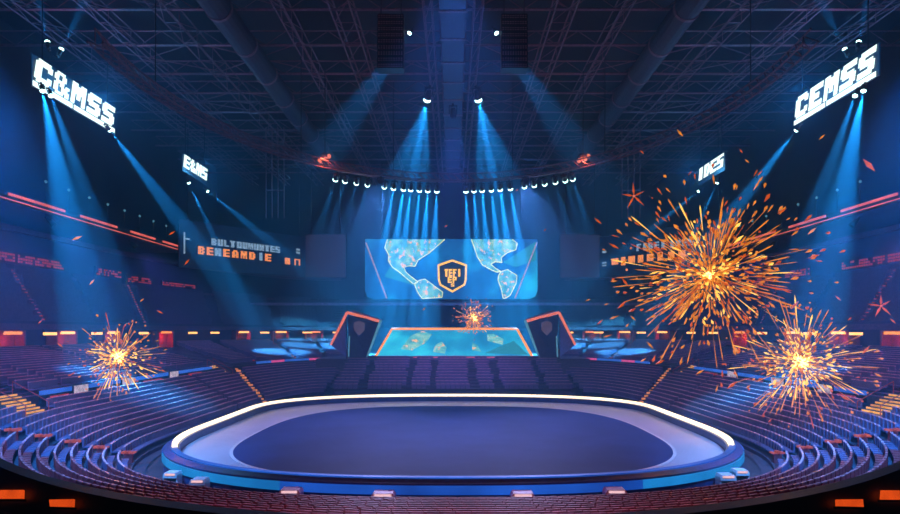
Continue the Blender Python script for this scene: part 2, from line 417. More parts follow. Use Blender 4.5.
# ------------------------------------------------------------------ ribbon boards on the edge of the second tier
for s in (-1, 1):
    O = TIERS[s]['O']; sw = side_word(s)
    t = thing('ribbon_board', 'thin blue and pink ribbon board along the second tier edge on the %s' % sw, 'ribbon board', (0, 0, 0))
    def seg(i, j, m, z0, z1, nm):
        mb = MB()
        for k in range(i, j):
            p, q = Vector(O[k]), Vector(O[k + 1]); d = (q - p).normalized(); n = Vector((d.y, -d.x)) * (1 if s < 0 else -1)
            a, b = p + n * .05, q + n * .05; a2, b2 = p + n * .25, q + n * .25
            mb.hexa([(a.x, a.y, z0), (a2.x, a2.y, z0), (b2.x, b2.y, z0), (b.x, b.y, z0), (a.x, a.y, z1), (a2.x, a2.y, z1), (b2.x, b2.y, z1), (b.x, b.y, z1)])
        return mb.obj(nm, m, t)
    seg(0, 13, 'ledblue', 3.3, 3.62, 'blue_segment'); seg(17, 43, 'ledblue', 3.3, 3.62, 'blue_segment')
    k = 49
    for n, m in ((2, 'ledblue'), (2, 'ledpink'), (1, 'ledblue'), (3, 'ledblue'), (2, 'ledpink'), (4, 'ledblue')):
        e = min(k + n, len(O) - 1)
        if e <= k: break
        seg(k, e, m, 3.3, 3.62, 'blue_segment' if m == 'ledblue' else 'pink_segment'); k = e
    for i, j in ((0, 13), (17, 43), (46, 64)): seg(i, j, 'black', 2.75, 3.28, 'backing_board')
    # picture panels and red panels under the ribbon
    def on_side(px):                       # Y on the straight edge seen at this column
        return F * 30.0 / abs(px - CX)
    for px, w, m, lab in ((77, 15, 'adwhite', 'pale picture panel under the ribbon board, nearest the lit stairs'),
                          (125, 13, 'adwhite', 'pale picture panel under the ribbon board, middle of three'),
                          (171, 9, 'adwhite', 'pale picture panel under the ribbon board, farthest from the camera'),
                          (102, 20, 'adred', 'red advert strip between the two nearer picture panels'),
                          (149, 20, 'adred', 'red advert strip between the two farther picture panels'),
                          (55, 20, 'adred', 'red advert strip beside the lit stairs at the ribbon board'),
                          (192, 14, 'adred', 'short red advert strip at the far end of the ribbon board')):
        p = px if s < 0 else 2 * CX - px
        y0, y1 = sorted((on_side(p - w / 2), on_side(p + w / 2)))
        h = (2.8, 3.75) if m == 'adwhite' else (2.9, 3.25)
        o = thing('advert_panel', lab + ', %s side' % sw, 'panel', (s * 29.8, (y0 + y1) / 2, h[0]))
        d = (y1 - y0) / 2
        MB().box(*sorted((0, -s * .12)), -d, d, 0, h[1] - h[0]).obj('panel_case', 'black', o)
        MB().box(*sorted((-s * .12, -s * .16)), -d * .94, d * .94, .05, h[1] - h[0] - .05).obj('panel_face', m, o)
    # lit stairs with amber treads
    def stairs(px, lab, y0, w, n=8, x0=28.6):
        o = thing('lit_stairs', lab, 'stairs', (s * x0, y0, 2.1))
        for k in range(n):
            MB().box(*sorted((s * .32 * k, s * (.32 * k + .3))), -w, w, .18 * k - .4, .18 * (k + 1)).obj('step', 'concrete', o)
            MB().box(*sorted((s * .32 * k - s * .02, s * .32 * k + s * .05)), -w, w, .18 * (k + 1) - .11, .18 * (k + 1) + .015).obj('amber_nosing', 'nosing', o)
        for e in (-1, 1):
            m2 = MB(); m2.bar((0, e * w, .9), (s * .32 * n, e * w, .9 + .18 * n), .04); m2.bar((0, e * w, 0), (0, e * w, .9), .04); m2.bar((s * .32 * n, e * w, .18 * n), (s * .32 * n, e * w, .9 + .18 * n), .04)
            m2.obj('stair_rail', 'redwall', o)
    stairs(0, 'amber lit stairs through the ribbon board near the %s edge of the picture' % sw, 41.3, 1.15)
    stairs(0, 'small amber lit stairs through the ribbon board at the far %s corner' % sw, 76.5, .9, 8, 28.4)
    # concourse portals and lamps, found on the concourse curve
    Qb = TIERS[s]['Q']
    def on_curve(px, C):
        best = min(range(len(C) - 1), key=lambda k: abs((CX + F * C[k][0] / C[k][1]) - px))
        a, b = Vector(C[max(0, best - 1)]), Vector(C[best + 1]); d = (b - a).normalized()
        return Vector(C[best]), d
    for k, px in enumerate((12, 73, 120, 166, 240, 282, 318)):
        p, d = on_curve(px if s < 0 else 2 * CX - px, Qb)
        n = Vector((d.y, -d.x)) * (1 if s < 0 else -1)          # towards the stage
        m4 = Matrix(((d.x, -n.x, 0, p.x - n.x * .25), (d.y, -n.y, 0, p.y - n.y * .25), (0, 0, 1, 5.52), (0, 0, 0, 1)))
        o = thing('concourse_portal', 'red lit concourse doorway, %s from the near end, %s' % (ORD[k], sw), 'doorway', group='concourse doorways', mtx=m4)
        mb = MB(); w = 1.9
        mb.box(-w, -w + .25, 0, 1.2, 0, 2.5); mb.box(w - .25, w, 0, 1.2, 0, 2.5); mb.box(-w, w, 0, 1.2, 2.3, 2.55)
        mb.obj('portal_frame', 'redwall', o)
        MB().box(-w + .25, w - .25, 1.0, 1.2, 0, 2.3).obj('portal_back', 'redwall', o)
        MB().box(-w * .6, w * .6, -.15, .1, 2.12, 2.42).obj('amber_lamp', 'yellowlamp' if k % 3 else 'ledorange', o)
        l = bpy.data.lights.new('portal_glow', 'POINT'); l.color = (1, .10, .04); l.energy = 26 if k < 3 else 60; l.shadow_soft_size = .2
        lo = link('portal_glow', l, o); lo.location = (0, .2, 1.5)
    for k, px in enumerate((46, 98, 146, 194, 214, 262, 303, 334)):
        p, d = on_curve(px if s < 0 else 2 * CX - px, Qb); n = Vector((d.y, -d.x)) * (1 if s < 0 else -1)
        m4 = Matrix(((d.x, -n.x, 0, p.x + n.x * .35), (d.y, -n.y, 0, p.y + n.y * .35), (0, 0, 1, 7.55), (0, 0, 0, 1)))
        o = thing('wall_lamp', 'amber strip lamp under the concourse ceiling, %s from the near end, %s' % (ORD[k], sw), 'lamp', group='concourse lamps', mtx=m4)
        MB().box(-.95, .95, 0, .25, 0, .30).obj('lamp_tube', 'yellowlamp', o)
        MB().box(-1.05, 1.05, .05, .35, .30, .60).obj('lamp_bracket', 'black', o)
    # aisle step lights
    def steps(P, Q, zP, zQ, n, lab, m='steplight', sz=.13, par=None):
        o = thing('aisle_step_lights', lab, 'step lights', (0, 0, 0))
        for k in range(n):
            f = (k + .5) / n; c = Vector(P).lerp(Vector(Q), f); z = lerp(zP, zQ, f)
            w = sz * (.7 + .6 * R())
            MB().box(c.x - w * 1.5, c.x + w * 1.5, c.y - w, c.y + w, z + .1, z + .1 + w * 1.4).obj('step_light', m, o)
    q = lambda C, i: C[i]
    if s > 0: Ih, Oh = I0, O0
    else: Ih, Oh = [(-p[0], p[1]) for p in I0], [(-p[0], p[1]) for p in O0]
    i2 = NC + NS + 6
    steps(Ih[i2], Oh[i2], -.5, 2.9, 15, 'dotted amber step lights down the far corner aisle on the %s' % sw)
    Q, O_, A = TIERS[s]['Q'], TIERS[s]['O'], TIERS[s]['A']
    for idx, w in ((49, 'near the corner'), (55, 'beside the stage tower')):
        steps(O_[idx], Q[idx], 3.5, 5.6, 12, 'reddish step lights up the second tier aisle %s on the %s' % (w, sw), 'redlamp', .10)
    for idx, w in ((11, 'nearest the camera'), (20, 'second from the camera'), (31, 'third from the camera'), (43, 'by the far corner')):
        T3 = ring(43.4, 26, 74.7, 20, 121.3, s)
        steps(T3[idx], A[idx], 8.9, 14.9, 16, 'faint red step lights up the upper tier aisle %s on the %s' % (w, sw), 'redlamp', .07)
    # red end markers on the aisle by the rounded end
    ia = int(AIS)
    for k in range(NROW):
        if k % 2 == 0: continue
        f = (k + .45) / NROW; a, b = Vector(Ih[ia]), Vector(Oh[ia]); c = a.lerp(b, f); z = lerp(-.62, zo[N0 - 1 + ia], k / (NROW - 1))
        o = thing('aisle_end_marker', 'pale red row marker by the rounded end aisle, %s from the barrier, %s' % (ORD[k // 2], sw), 'marker light', (c.x, c.y, z + .01), group='aisle row markers')
        MB().box(-.24, .24, -.1, .1, 0, .62).obj('marker_post', 'seatred', o)
        for e in (-.3, 0, .3): MB().box(e - .1, e + .1, -.2, .2, .62, .70 + .1 * R()).obj('marker_light', 'marker', o)
    # small red dot signs over the upper tier
    for k, (px, wpx, py) in enumerate(((32, 52, 262), (104, 17, 274), (144, 14, 281), (179, 18, 287))):
        C = TIERS[s]['B']; p, d = on_curve(px if s < 0 else 2 * CX - px, C)
        n = Vector((d.y, -d.x)) * (1 if s < 0 else -1); ww = wpx * 1.3 * p.y / F * (p.y / abs(p.x)) * .5
        zc = CAMZ + (HY - py) * p.y / F
        dd = d * (1 if s < 0 else -1)
        m4 = Matrix(((dd.x, -n.x, 0, p.x + n.x * .5), (dd.y, -n.y, 0, p.y + n.y * .5), (0, 0, 1, zc), (0, 0, 0, 1)))
        o = thing('dot_matrix_sign', 'dim red dot sign over the upper tier, %s from the near end, %s' % (ORD[k], sw), 'sign', group='upper tier signs', mtx=m4)
        MB().box(-ww - .2, ww + .2, .05, .3, -.6, .9).obj('sign_case', 'black', o)
        mb = MB(); x = -ww
        while x < ww:
            for z in (-.35, 0, .35):
                if R() < .72: mb.box(x, x + .28, -.02, .05, z, z + .24)
            x += .42
        mb.obj('red_lettering', 'redlamp', o)

# ------------------------------------------------------------------ lettering (bitmap block letters)
G8 = {'C': ['.######.', '########', '###...##', '###.....', '###.....', '###...##', '########', '.######.'],
      'E': ['########', '########', '###.....', '######..', '######..', '###.....', '########', '########'],
      'M': ['###..###', '########', '########', '########', '##.##.##', '##.##.##', '##....##', '##....##'],
      'S': ['.#######', '########', '###.....', '#######.', '.#######', '.....###', '########', '#######.'],
      '&': ['.####...', '##..##..', '##..##..', '.####...', '##.##.##', '##..###.', '##..####', '.####.##']}
G5 = {'A': '01110 11011 11011 11111 11011', 'B': '11110 11011 11110 11011 11110', 'U': '11011 11011 11011 11011 11111', 'L': '11000 11000 11000 11000 11111',
      'T': '11111 01110 01110 01110 01110', 'O': '11111 11011 11011 11011 11111', 'M': '11011 11111 11111 10101 10101', 'N': '11011 11111 11111 11111 11011',
      'E': '11111 11000 11111 11000 11111', 'S': '11111 11000 11111 00011 11111', 'D': '11110 11011 11011 11011 11110', 'I': '01110 01110 01110 01110 01110',
      'F': '11111 11000 11110 11000 11000', 'P': '11111 11011 11111 11000 11000', '&': '01100 11010 01100 11011 01111', 'C': '11111 11000 11000 11000 11111', ' ': '00000 00000 00000 00000 00000'}
def letters(text, h, cw, gap, big=False, shear=0., depth=.12):
    """lettering in the local XZ plane, facing -Y, starting at x = 0"""
    mb = MB(); x = 0
    for ch in text:
        rows = G8[ch] if big else [r.replace('1', '#') for r in G5[ch].split()]
        nr, nc = len(rows), len(rows[0])
        for j, row in enumerate(rows):
            z1, z0 = h * (1 - j / nr), h * (1 - (j + 1) / nr); k = 0
            while k < nc:
                if row[k] == '#':
                    e = k
                    while e < nc and row[e] == '#': e += 1
                    a, b = x + cw * k / nc, x + cw * e / nc
                    p = [(a + shear * z0, -depth, z0), (b + shear * z0, -depth, z0), (b + shear * z0, 0, z0), (a + shear * z0, 0, z0),
                         (a + shear * z1, -depth, z1), (b + shear * z1, -depth, z1), (b + shear * z1, 0, z1), (a + shear * z1, 0, z1)]
                    mb.hexa(p); k = e
                else: k += 1
        x += cw + gap
    return mb, x - gap
def frame_mtx(o, xdir):                    # local x along xdir, z up, -y faces the viewer of that text
    xd = Vector(xdir).normalized(); yd = Vector((0, 0, 1)).cross(xd)
    return Matrix(((xd.x, yd.x, 0, o[0]), (xd.y, yd.y, 0, o[1]), (xd.z, yd.z, 1, o[2]), (0, 0, 0, 1)))
BEAMS = []
def big_sign(text, o, xdir, L, h, lab, big=True, under=True):
    m4 = frame_mtx(o, xdir); t = thing('hanging_sign', lab, 'sign', mtx=m4)
    n = len(text); gap = L * .028; cw = (L - gap * (n - 1)) / n * .96
    mb, wd = letters(text, h, cw, gap, big, .20, .06); mb.obj('lit_letters', 'sign', t)
    if under:
        mb = MB(); mb.box(-.1, L * .42, -.06, 0, -.62, -.12); mb.box(L * .44, L * .99, -.06, 0, -.62, -.12); mb.obj('underline_bar', 'sign', t)
    e = 0.16; mb = MB(); mb.box(-.12, L + .2, .05, .16, -.68, h + .1); mb.obj('back_panel', 'signbackglow', t)
    mb = MB()
    for x in (.1 * L, .9 * L): MB().bar((x, .1, h + .2), (x, .1, 42.0 - o[2]), .07).obj('hanger_rod', 'black', t)
    return m4
big_sign('CEMSS', (40, 70.2, 32.7), (0, -1, 0), 13.6, 2.35, 'large glowing white CEMSS lettering hanging at the upper right')
big_sign('C&MSS', (-40, 57.2, 32.0), (0, 1, 0), 13.8, 2.35, 'large glowing white C&MSS lettering hanging at the upper left')
big_sign('E&MS', (-40, 89, 32.4), (0, 1, 0), 8.6, 1.9, 'small distant glowing white lettering sign on the left', False, False)
big_sign('IDES', (40, 98, 32.4), (0, -1, 0), 9.4, 1.9, 'small distant glowing white lettering sign on the right', False, False)

# far score boards
def score(s, P1, P2, lab):
    a, b = (P1, P2); m4 = frame_mtx((a[0], a[1], 0), (b[0] - a[0], b[1] - a[1], 0)); L = (Vector(b) - Vector(a)).length
    t = thing('score_board', lab, 'score board', mtx=m4)
    MB().box(-.6, L + .3, .05, .5, 18.6, 26.6).obj('board_case', mat('score board face', (.02, .035, .075), .35), t)
    mb = MB()
    for x in (1, L - 1): MB().bar((x, .3, 26.5), (x, .3, 42), .08).obj('hanger_rod', 'black', t)
    return t, L
def put(t, text, x, z, h, cw, gap, m, nm):
    mb, _ = letters(text, h, cw, gap); o = mb.obj(nm, m, t); o.location = (x, -.02, z); return o
def rects(t, L, r, m, nm):
    mb = MB()
    for x, w, z, h in r: mb.box(x, x + w, -.12, 0, z, z + h)
    return mb.obj(nm, m, t)
P1, P2 = (-45, 100), (-29.5, 119)
t, L = score(-1, P1, P2, 'dark score board with pale blue BULT OUMUNTES and orange lettering on the left')
put(t, 'BULT', 5.0, 22.9, 1.15, .95, .22, 'paleblue', 'pale_blue_lettering'); put(t, 'OUMUNTES', 9.8, 22.9, 1.15, .95, .2, 'paleblue', 'pale_blue_lettering')
put(t, 'BE', 2.6, 21.1, 1.35, 1.15, .4, 'orangeglyph', 'orange_lettering'); put(t, 'N', 5.6, 21.1, 1.35, 1.15, .4, 'paleblue', 'pale_blue_lettering')
put(t, 'EAMD', 7.2, 21.1, 1.35, 1.2, .5, 'orangeglyph', 'orange_lettering'); put(t, 'I', 14.2, 21.1, 1.4, 1.0, .4, 'paleblue', 'pale_blue_lettering'); put(t, 'E', 15.6, 21.1, 1.35, 1.3, .4, 'orangeglyph', 'orange_lettering')
rects(t, L, ((20.0, 1.1, 20.9, 1.2),), 'orangeglyph', 'orange_lettering'); rects(t, L, ((22.2, 1.3, 21.9, .2), (22.2, .25, 20.9, 1.2), (23.2, .25, 20.9, 1.2)), 'orangeglyph', 'orange_bracket')
rects(t, L, ((.1, .22, 20.9, 3.6), (.1, 1.0, 23.3, .25)), 'paleblue', 'pale_blue_bracket'); rects(t, L, ((22.6, .8, 23.2, .35), (22.6, .8, 23.8, .35)), 'paleblue', 'pale_blue_block')
P1, P2 = (29.5, 119), (45, 100)
t, L = score(1, P1, P2, 'dark score board with pale blue and orange lettering behind the big spark burst')
put(t, 'FIBEI', 8.0, 23.0, 1.3, .95, .3, 'paleblue', 'pale_blue_lettering')
put(t, 'IBEEI', 14.8, 22.9, 1.2, .95, .25, 'paleblue', 'pale_blue_lettering')
rects(t, L, ((2.4, 1.5, 20.9, 1.2), (4.6, .9, 20.6, 1.6), (6.2, 1.4, 20.9, 1.3), (8.3, 1.1, 20.8, 1.4), (10.2, 1.3, 20.9, 1.3), (12.4, 1.0, 20.8, 1.5), (14.5, 1.2, 20.8, 1.4), (16.5, 1.3, 20.8, 1.4)), 'orangeglyph', 'orange_lettering')
rects(t, L, ((.2, .9, 23.4, .4), (.2, .9, 21.3, .3), (.2, .9, 20.8, .25)), 'paleblue', 'pale_blue_block')
for s, x0, x1 in ((-1, 305, 346), (1, 560, 601)):
    a, b = W(x0, 278, 121), W(x1, 234, 121); t = thing('side_screen', 'switched off dark purple screen to the %s of the main screen' % side_word(s), 'screen', ((a.x + b.x) / 2, 121, a.z))
    w, h = (b.x - a.x) / 2, b.z - a.z
    MB().box(-w, w, 0, .5, 0, h).obj('screen_case', 'black', t); MB().box(-w + .15, w - .15, -.06, 0, .15, h - .15).obj('screen_face', 'greyscreen', t)
    for e in (-1, 1): MB().bar((e * w * .7, .25, h), (e * w * .7, .25, 42 - a.z), .08).obj('hanger_rod', 'black', t)

# ------------------------------------------------------------------ main screen
YS = 120.0; a, b = W(365, 299, YS), W(537.5, 239, YS); sw_, sh = b.x - a.x, b.z - a.z
t = thing('main_screen', 'huge glowing blue screen showing a world map and a gold shield', 'screen', ((a.x + b.x) / 2, YS, a.z))
def SX(u, v): return Vector(((u - 447) / 843 * sw_, 0, (1 - (v - 18) / 290) * sh))   # crop coordinates to the screen face
c = 1.6; rr = [(-sw_ / 2, sh), (-sw_ / 2, c), (-sw_ / 2 + c * .3, c * .3), (-sw_ / 2 + c, 0), (sw_ / 2 - c, 0), (sw_ / 2 - c * .3, c * .3), (sw_ / 2, c), (sw_ / 2, sh)]
MB().prism([Vector((x, 0, z)) for x, z in rr], Vector((0, .8, 0))).obj('screen_face', 'ocean', t)
MB().box(-sw_ / 2 - .3, sw_ / 2 + .3, .8, 1.2, .5, sh + .3).obj('screen_back', 'black', t)
lands = {'a': [(135, 20), (122, 60), (142, 95), (140, 125), (160, 155), (190, 175), (225, 205), (262, 236), (283, 224), (250, 200), (225, 178), (215, 155), (240, 148), (270, 150), (285, 120), (340, 85), (375, 55), (415, 20)],
         'b': [(268, 240), (290, 218), (318, 212), (350, 235), (405, 275), (402, 300), (305, 306), (285, 280)],
         'c': [(545, 20), (560, 60), (575, 105), (600, 145), (640, 166), (668, 178), (690, 176), (660, 158), (640, 140), (662, 128), (695, 132), (690, 108), (720, 85), (762, 70), (770, 40), (745, 20)],
         'd': [(678, 195), (690, 176), (722, 166), (768, 195), (764, 232), (735, 290), (712, 305), (700, 305), (692, 262), (676, 218)]}
for kk, pl in lands.items():
    q = [SX(*p) + Vector((0, -.06, 0)) for p in pl]; q = q[::-1]
    o = MB().prism(q, Vector((0, .05, 0))).obj('continent', 'land', t); mb = MB()
    for i in range(len(q)):
        if abs(q[i].z - sh) < .15 and abs(q[(i + 1) % len(q)].z - sh) < .15: continue
        mb.bar(q[i], q[(i + 1) % len(q)], .10)
    mb.obj('coast_line', 'coast', o)
MB().prism([SX(*p) + Vector((0, -.04, 0)) for p in ((150, 150), (120, 200), (262, 242), (268, 232))], Vector((0, .03, 0))).obj('light_facet', 'shardlight', t)
MB().prism([SX(*p) + Vector((0, -.04, 0)) for p in ((860, 30), (700, 130), (760, 155), (862, 120))], Vector((0, .03, 0))).obj('light_facet', 'shardlight', t)
for u0, u1 in ((30, 132), (865, 758)):
    MB().bar(SX(u0, 36) + Vector((0, -.1, 0)), SX(u1, 305) + Vector((0, -.1, 0)), .16).obj('slanted_light_line', mat('pale pink light line', (.1, .1, .1), emit=(.55, .42, .70), strength=.6), t)
def shield(sc, cx, cv):
    P = [(0, -80), (72, -55), (70, 20), (62, 45), (0, 80), (-62, 45), (-70, 20), (-72, -55)]
    return [SX(cx + x * sc, cv + y * sc) for x, y in P]
o = MB().prism([p + Vector((0, -.16, 0)) for p in shield(1, 452, 197)], Vector((0, .08, 0))).obj('shield_emblem', 'gold', t)
MB().prism([p + Vector((0, -.19, 0)) for p in shield(.87, 452, 197)], Vector((0, .05, 0))).obj('shield_field', 'shieldfill', o)
mb, wd = letters('TEFI', 1.5, .72, .14); q = mb.obj('gold_lettering', 'gold', o); q.location = SX(414, 200) + Vector((0, -.2, 0))
mb, wd = letters('EP', 1.2, .8, .16); q = mb.obj('gold_lettering', 'gold', o); q.location = SX(430, 230) + Vector((0, -.2, 0))
mb, wd = letters('S', .6, .7, .1); q = mb.obj('gold_lettering', 'gold', o); q.location = SX(445, 248) + Vector((0, -.2, 0))
for x in (-14, -5, 5, 14): MB().bar((x, 1, sh), (x, 1, 42 - a.z), .1).obj('hanger_rod', 'black', t)
# screen bar below
structure(MB().box(-40, 40, 118.5, 119.5, 13.1, 13.6).obj('trim_8', mat('violet rail', (.30, .22, .36), .5)))

# ------------------------------------------------------------------ lower leaning screen
p0, p1, p2, p3 = W(376, 356, 95), W(532, 356, 95), W(517, 329, 100), W(392, 329, 100)
t = thing('leaning_screen', 'wide leaning screen with a glowing orange border on the stage', 'screen', (0, 0, 0))
nb = Vector((0, .5, .12))
fa = MB().prism([p0, p1, p2, p3], nb).obj('screen_face', 'ocean2', t)
def LS(u, v): return p0.lerp(p1, u).lerp(p3.lerp(p2, u), v) + Vector((0, -.06, 0))
for poly in (((.14, .25), (.22, .2), (.30, .5), (.33, .8), (.25, .92), (.17, .75)), ((.36, .15), (.44, .08), (.45, .3), (.41, .52), (.37, .4)), ((.62, .2), (.68, .15), (.66, .4), (.63, .5)), ((.74, .55), (.84, .4), (.86, .62), (.80, .82), (.75, .8))):
    MB().prism([LS(*q) for q in poly], Vector((0, .04, 0))).obj('continent', 'land', t)
MB().prism([LS(*q) for q in ((.70, .1), (.98, .05), (.93, .55), (.82, .35))], Vector((0, .03, 0))).obj('light_facet', 'shardlight', t)
for q0, q1, nm in ((p0, p3, 'orange_edge_light'), (p3, p2, 'orange_edge_light'), (p2, p1, 'orange_edge_light')):
    MB().bar(q0 + Vector((0, -.1, 0)), q1 + Vector((0, -.1, 0)), .22).obj(nm, 'ledorange', t)
MB().box(p0.x - 1.2, p1.x + 1.2, 93.6, 97, 3.76, 4.05).obj('base_ledge', 'concrete', t)
MB().box(p0.x + 6, p1.x - 6, 93.5, 93.62, 3.82, 3.98).obj('ledge_light', 'ledpink', t)
MB().prism([p0 + nb, p1 + nb, p1 + nb + Vector((0, 4, 0)), p2 + nb + Vector((0, 2, 0)), p2 + nb, p3 + nb, p3 + nb + Vector((0, 2, 0))][:2] + [p2 + nb, p3 + nb], Vector((0, .5, 0))).obj('screen_back', 'black', t)
# ------------------------------------------------------------------ stage towers
for s in (-1, 1):
    def T(x, y, Y=91.): return W(x if s < 0 else 2 * CX - x, y, Y)
    t = thing('stage_tower', 'angular dark stage tower with orange and blue edge lights on the %s' % side_word(s), 'tower', (0, 0, 0))
    lb, lt, rt, rb = T(331, 345, 93), T(347, 312.5, 92), T(381, 320, 91), T(367, 356, 91)
    ib = T(349, 356, 90.5)
    f = [T(349, 357, 90.3), T(366, 357, 90.6), T(379, 321, 91), T(348, 315, 91.6)]
    if s > 0: f = f[::-1]
    MB().prism(f, Vector((0, 2.0, 0))).obj('front_panel', mat('tower panel', (.05, .055, .12), .4), t)
    g = [T(331, 345, 93), T(346, 357, 91.2), T(346, 315, 92.2)]
    MB().prism(g, Vector((0, 1.2, 0))).obj('side_wing', mat('lit tower wing', (.10, .22, .42), .4), t)  # lit side of the tower put into a lighter blue
    MB().bar(lb, lt, .22).obj('orange_edge_light', 'ledsalmon', t); MB().bar(lt, T(379, 321, 90.9), .22).obj('orange_top_light', 'ledsalmon', t)
    MB().bar(rt, rb, .22).obj('blue_edge_light', 'ledteal', t); MB().bar(T(352, 310.5, 92), rt, .14).obj('top_rim', 'steel', t)
    MB().bar(T(348.5, 357, 90.2), T(349.5, 336, 90.6), .10).obj('thin_edge_light', 'ledteal', t)
    w0, w1 = sorted((T(346, 360).x, T(366, 360).x)); MB().box(w0, w1, 91.0, 93, 3.76, 5.2).obj('tower_foot', 'concrete', t)
    e = T(359, 328, 90.2); k = .16
    pts = [Vector((e.x + x * k, 90.3, e.z - y * k)) for x, y in ((0, -7), (5, -5), (5, 2), (0, 7), (-5, 2), (-5, -5))]
    MB().prism(pts[::-1], Vector((0, .25, 0))).obj('shield_emblem', 'emblem', t)
# desk before the stage block
t = thing('control_desk', 'small dark desk with a pale lit front before the stepped seats', 'desk', W(453, 397, 72.6)); t.location.z = -.7; t.location.y = 72.5
MB().box(-1.6, 1.6, -.35, .35, 0, .75).obj('desk_body', 'black', t); MB().box(-1.75, 1.75, -.45, .45, .75, .82).obj('desk_top', 'concrete', t); MB().box(-1.3, 1.3, -.40, -.35, .35, .65).obj('lit_front', 'adwhite', t)

# ------------------------------------------------------------------ small carts around the barrier
for k, (c, sc) in enumerate(CARTS):
    nm = ['far left of the row', 'second from the left', 'third from the left', 'just left of centre', 'just right of centre', 'third from the right', 'second from the right', 'far right of the row'][k]
    t = thing('equipment_cart', 'small dark cart with a white rounded top under the barrier, %s' % nm, 'cart', (c.x, c.y, -.62), group='carts around the barrier')
    t.scale = (1, 1, 1.4)
    hw = sc / 2
    prof = [(-hw, .46), (-hw * .97, .56), (-hw * .8, .66), (hw * .8, .66), (hw * .97, .56), (hw, .46)]
    MB().prism([Vector((x, -.35, z)) for x, z in prof], Vector((0, .7, 0))).obj('rounded_top', 'white', t)
    MB().box(-hw * .7, hw * .7, -.37, -.345, .56, .64).obj('added_glow_edge', 'cartglow', t)  # glowing strip added to brighten the white top
    MB().box(-hw * .86, hw * .86, -.3, .3, .08, .34).obj('cart_body', 'black', t)
    for sx in (-1, 1):
        for sy in (-1, 1):
            m2 = MB(); m2.bar((sx * hw * .6, sy * .28, .09), (sx * hw * .6, sy * .36, .09), .09, 10); m2.obj('wheel', 'black', t)
        MB().box(sx * hw * .93 - .035, sx * hw * .93 + .035, -.30, .30, .1, .46).obj('end_post', 'white', t)
        MB().box(sx * hw - .06, sx * hw + .06, -.36, -.31, .12, .26).obj('marker_light', 'ledsalmon', t)

# ------------------------------------------------------------------ roof steel
def truss(mb, a, b, w, h, n, r=.09, rl=.05):
    a, b = Vector(a), Vector(b); d = (b - a).normalized(); u = d.cross(Vector((0, 0, 1))).normalized() * w / 2; v = Vector((0, 0, h))
    cs_ = [(a + u, b + u), (a - u, b - u), (a + u + v, b + u + v), (a - u + v, b - u + v)]
    for p, q in cs_: mb.bar(p, q, r)
    n = int(n * .6)
    for i in range(n):
        f, g = i / n, (i + 1) / n
        P = lambda k, f: cs_[k][0].lerp(cs_[k][1], f)
        mb.bar(P(0, f), P(2, g), rl); mb.bar(P(1, f), P(3, g), rl); mb.bar(P(0, f), P(1, g), rl); mb.bar(P(0, f), P(1, f), rl); mb.bar(P(0, f), P(2, f), rl)
for x, w, r in ((2.7, .9, .09), (11.9, 2.2, .10), (18.3, 1.0, .09), (31, 1.6, .10), (38.5, 1.0, .09), (46, 1.2, .09)):
    for s in (-1, 1):
        mb = MB(); truss(mb, (s * x, 20, 42), (s * x, 140, 42), w, 1.6, 44, r); structure(mb.obj('roof_truss', 'steel'))
mb = MB()
for y in (64, 72, 80, 86.5, 94, 102.5, 111, 120, 130):
    mb = MB(); mb.bar((-55, y, 42.3), (55, y, 42.3), .16); mb.bar((-55, y, 44.0), (55, y, 44.0), .1)
    for i in range(44):
        mb.bar((-55 + 2.5 * i, y, 42.3 if i % 2 else 44), (-52.5 + 2.5 * i, y, 44 if i % 2 else 42.3), .05)
    structure(mb.obj('roof_purlin', 'steel'))
for s in (-1, 1):                          # diagonal braces between trusses
    for x0, x1 in ((2.7, 11.9), (18.3, 31), (31, 46)):
        mb = MB()
        for y in (56, 72, 86.5, 102.5): mb.bar((s * x0, y, 42.6), (s * x1, y + 8, 42.6), .07); mb.bar((s * x1, y, 42.6), (s * x0, y + 8, 42.6), .07)
        structure(mb.obj('roof_brace', 'steel'))
structure(MB().box(-1.35, 1.35, 30, 128, 41.2, 43.2).obj('roof_beam', 'tube'))
mb = MB()
for y in range(44, 128, 6): mb.box(-1.5, 1.5, y, y + .35, 41.05, 43.3)
tag(mb.obj('beam_cleats', 'steel'), kind='structure')
for s in (-1, 1):
    t = thing('air_duct', 'thick round dark duct running along the roof on the %s' % side_word(s), 'duct', (s * 24.3, 34, 41.5))
    MB().bar((0, 0, 0), (0, 84, 0), 1.35, 16).obj('duct_pipe', 'tube', t)
    for y in range(4, 84, 8):
        MB().bar((0, y, 0), (0, y + .4, 0), 1.45, 16).obj('duct_band', 'steel', t)
    p = W(243 if s < 0 else 660, 28, 68); o = thing('duct_lamp', 'square dim red lamp under the %s roof duct' % side_word(s), 'lamp', (s * 24.3, 48.0, 39.95))
    MB().box(-.9, .9, -1.0, 1.0, -.1, .15).obj('lamp_plate', 'steel', o); MB().box(-.45, .45, -.5, .5, -.2, -.1).obj('lamp_glow', mat('dim red glow', (.1, .02, .02), emit=(.5, .06, .08), strength=.25), o)

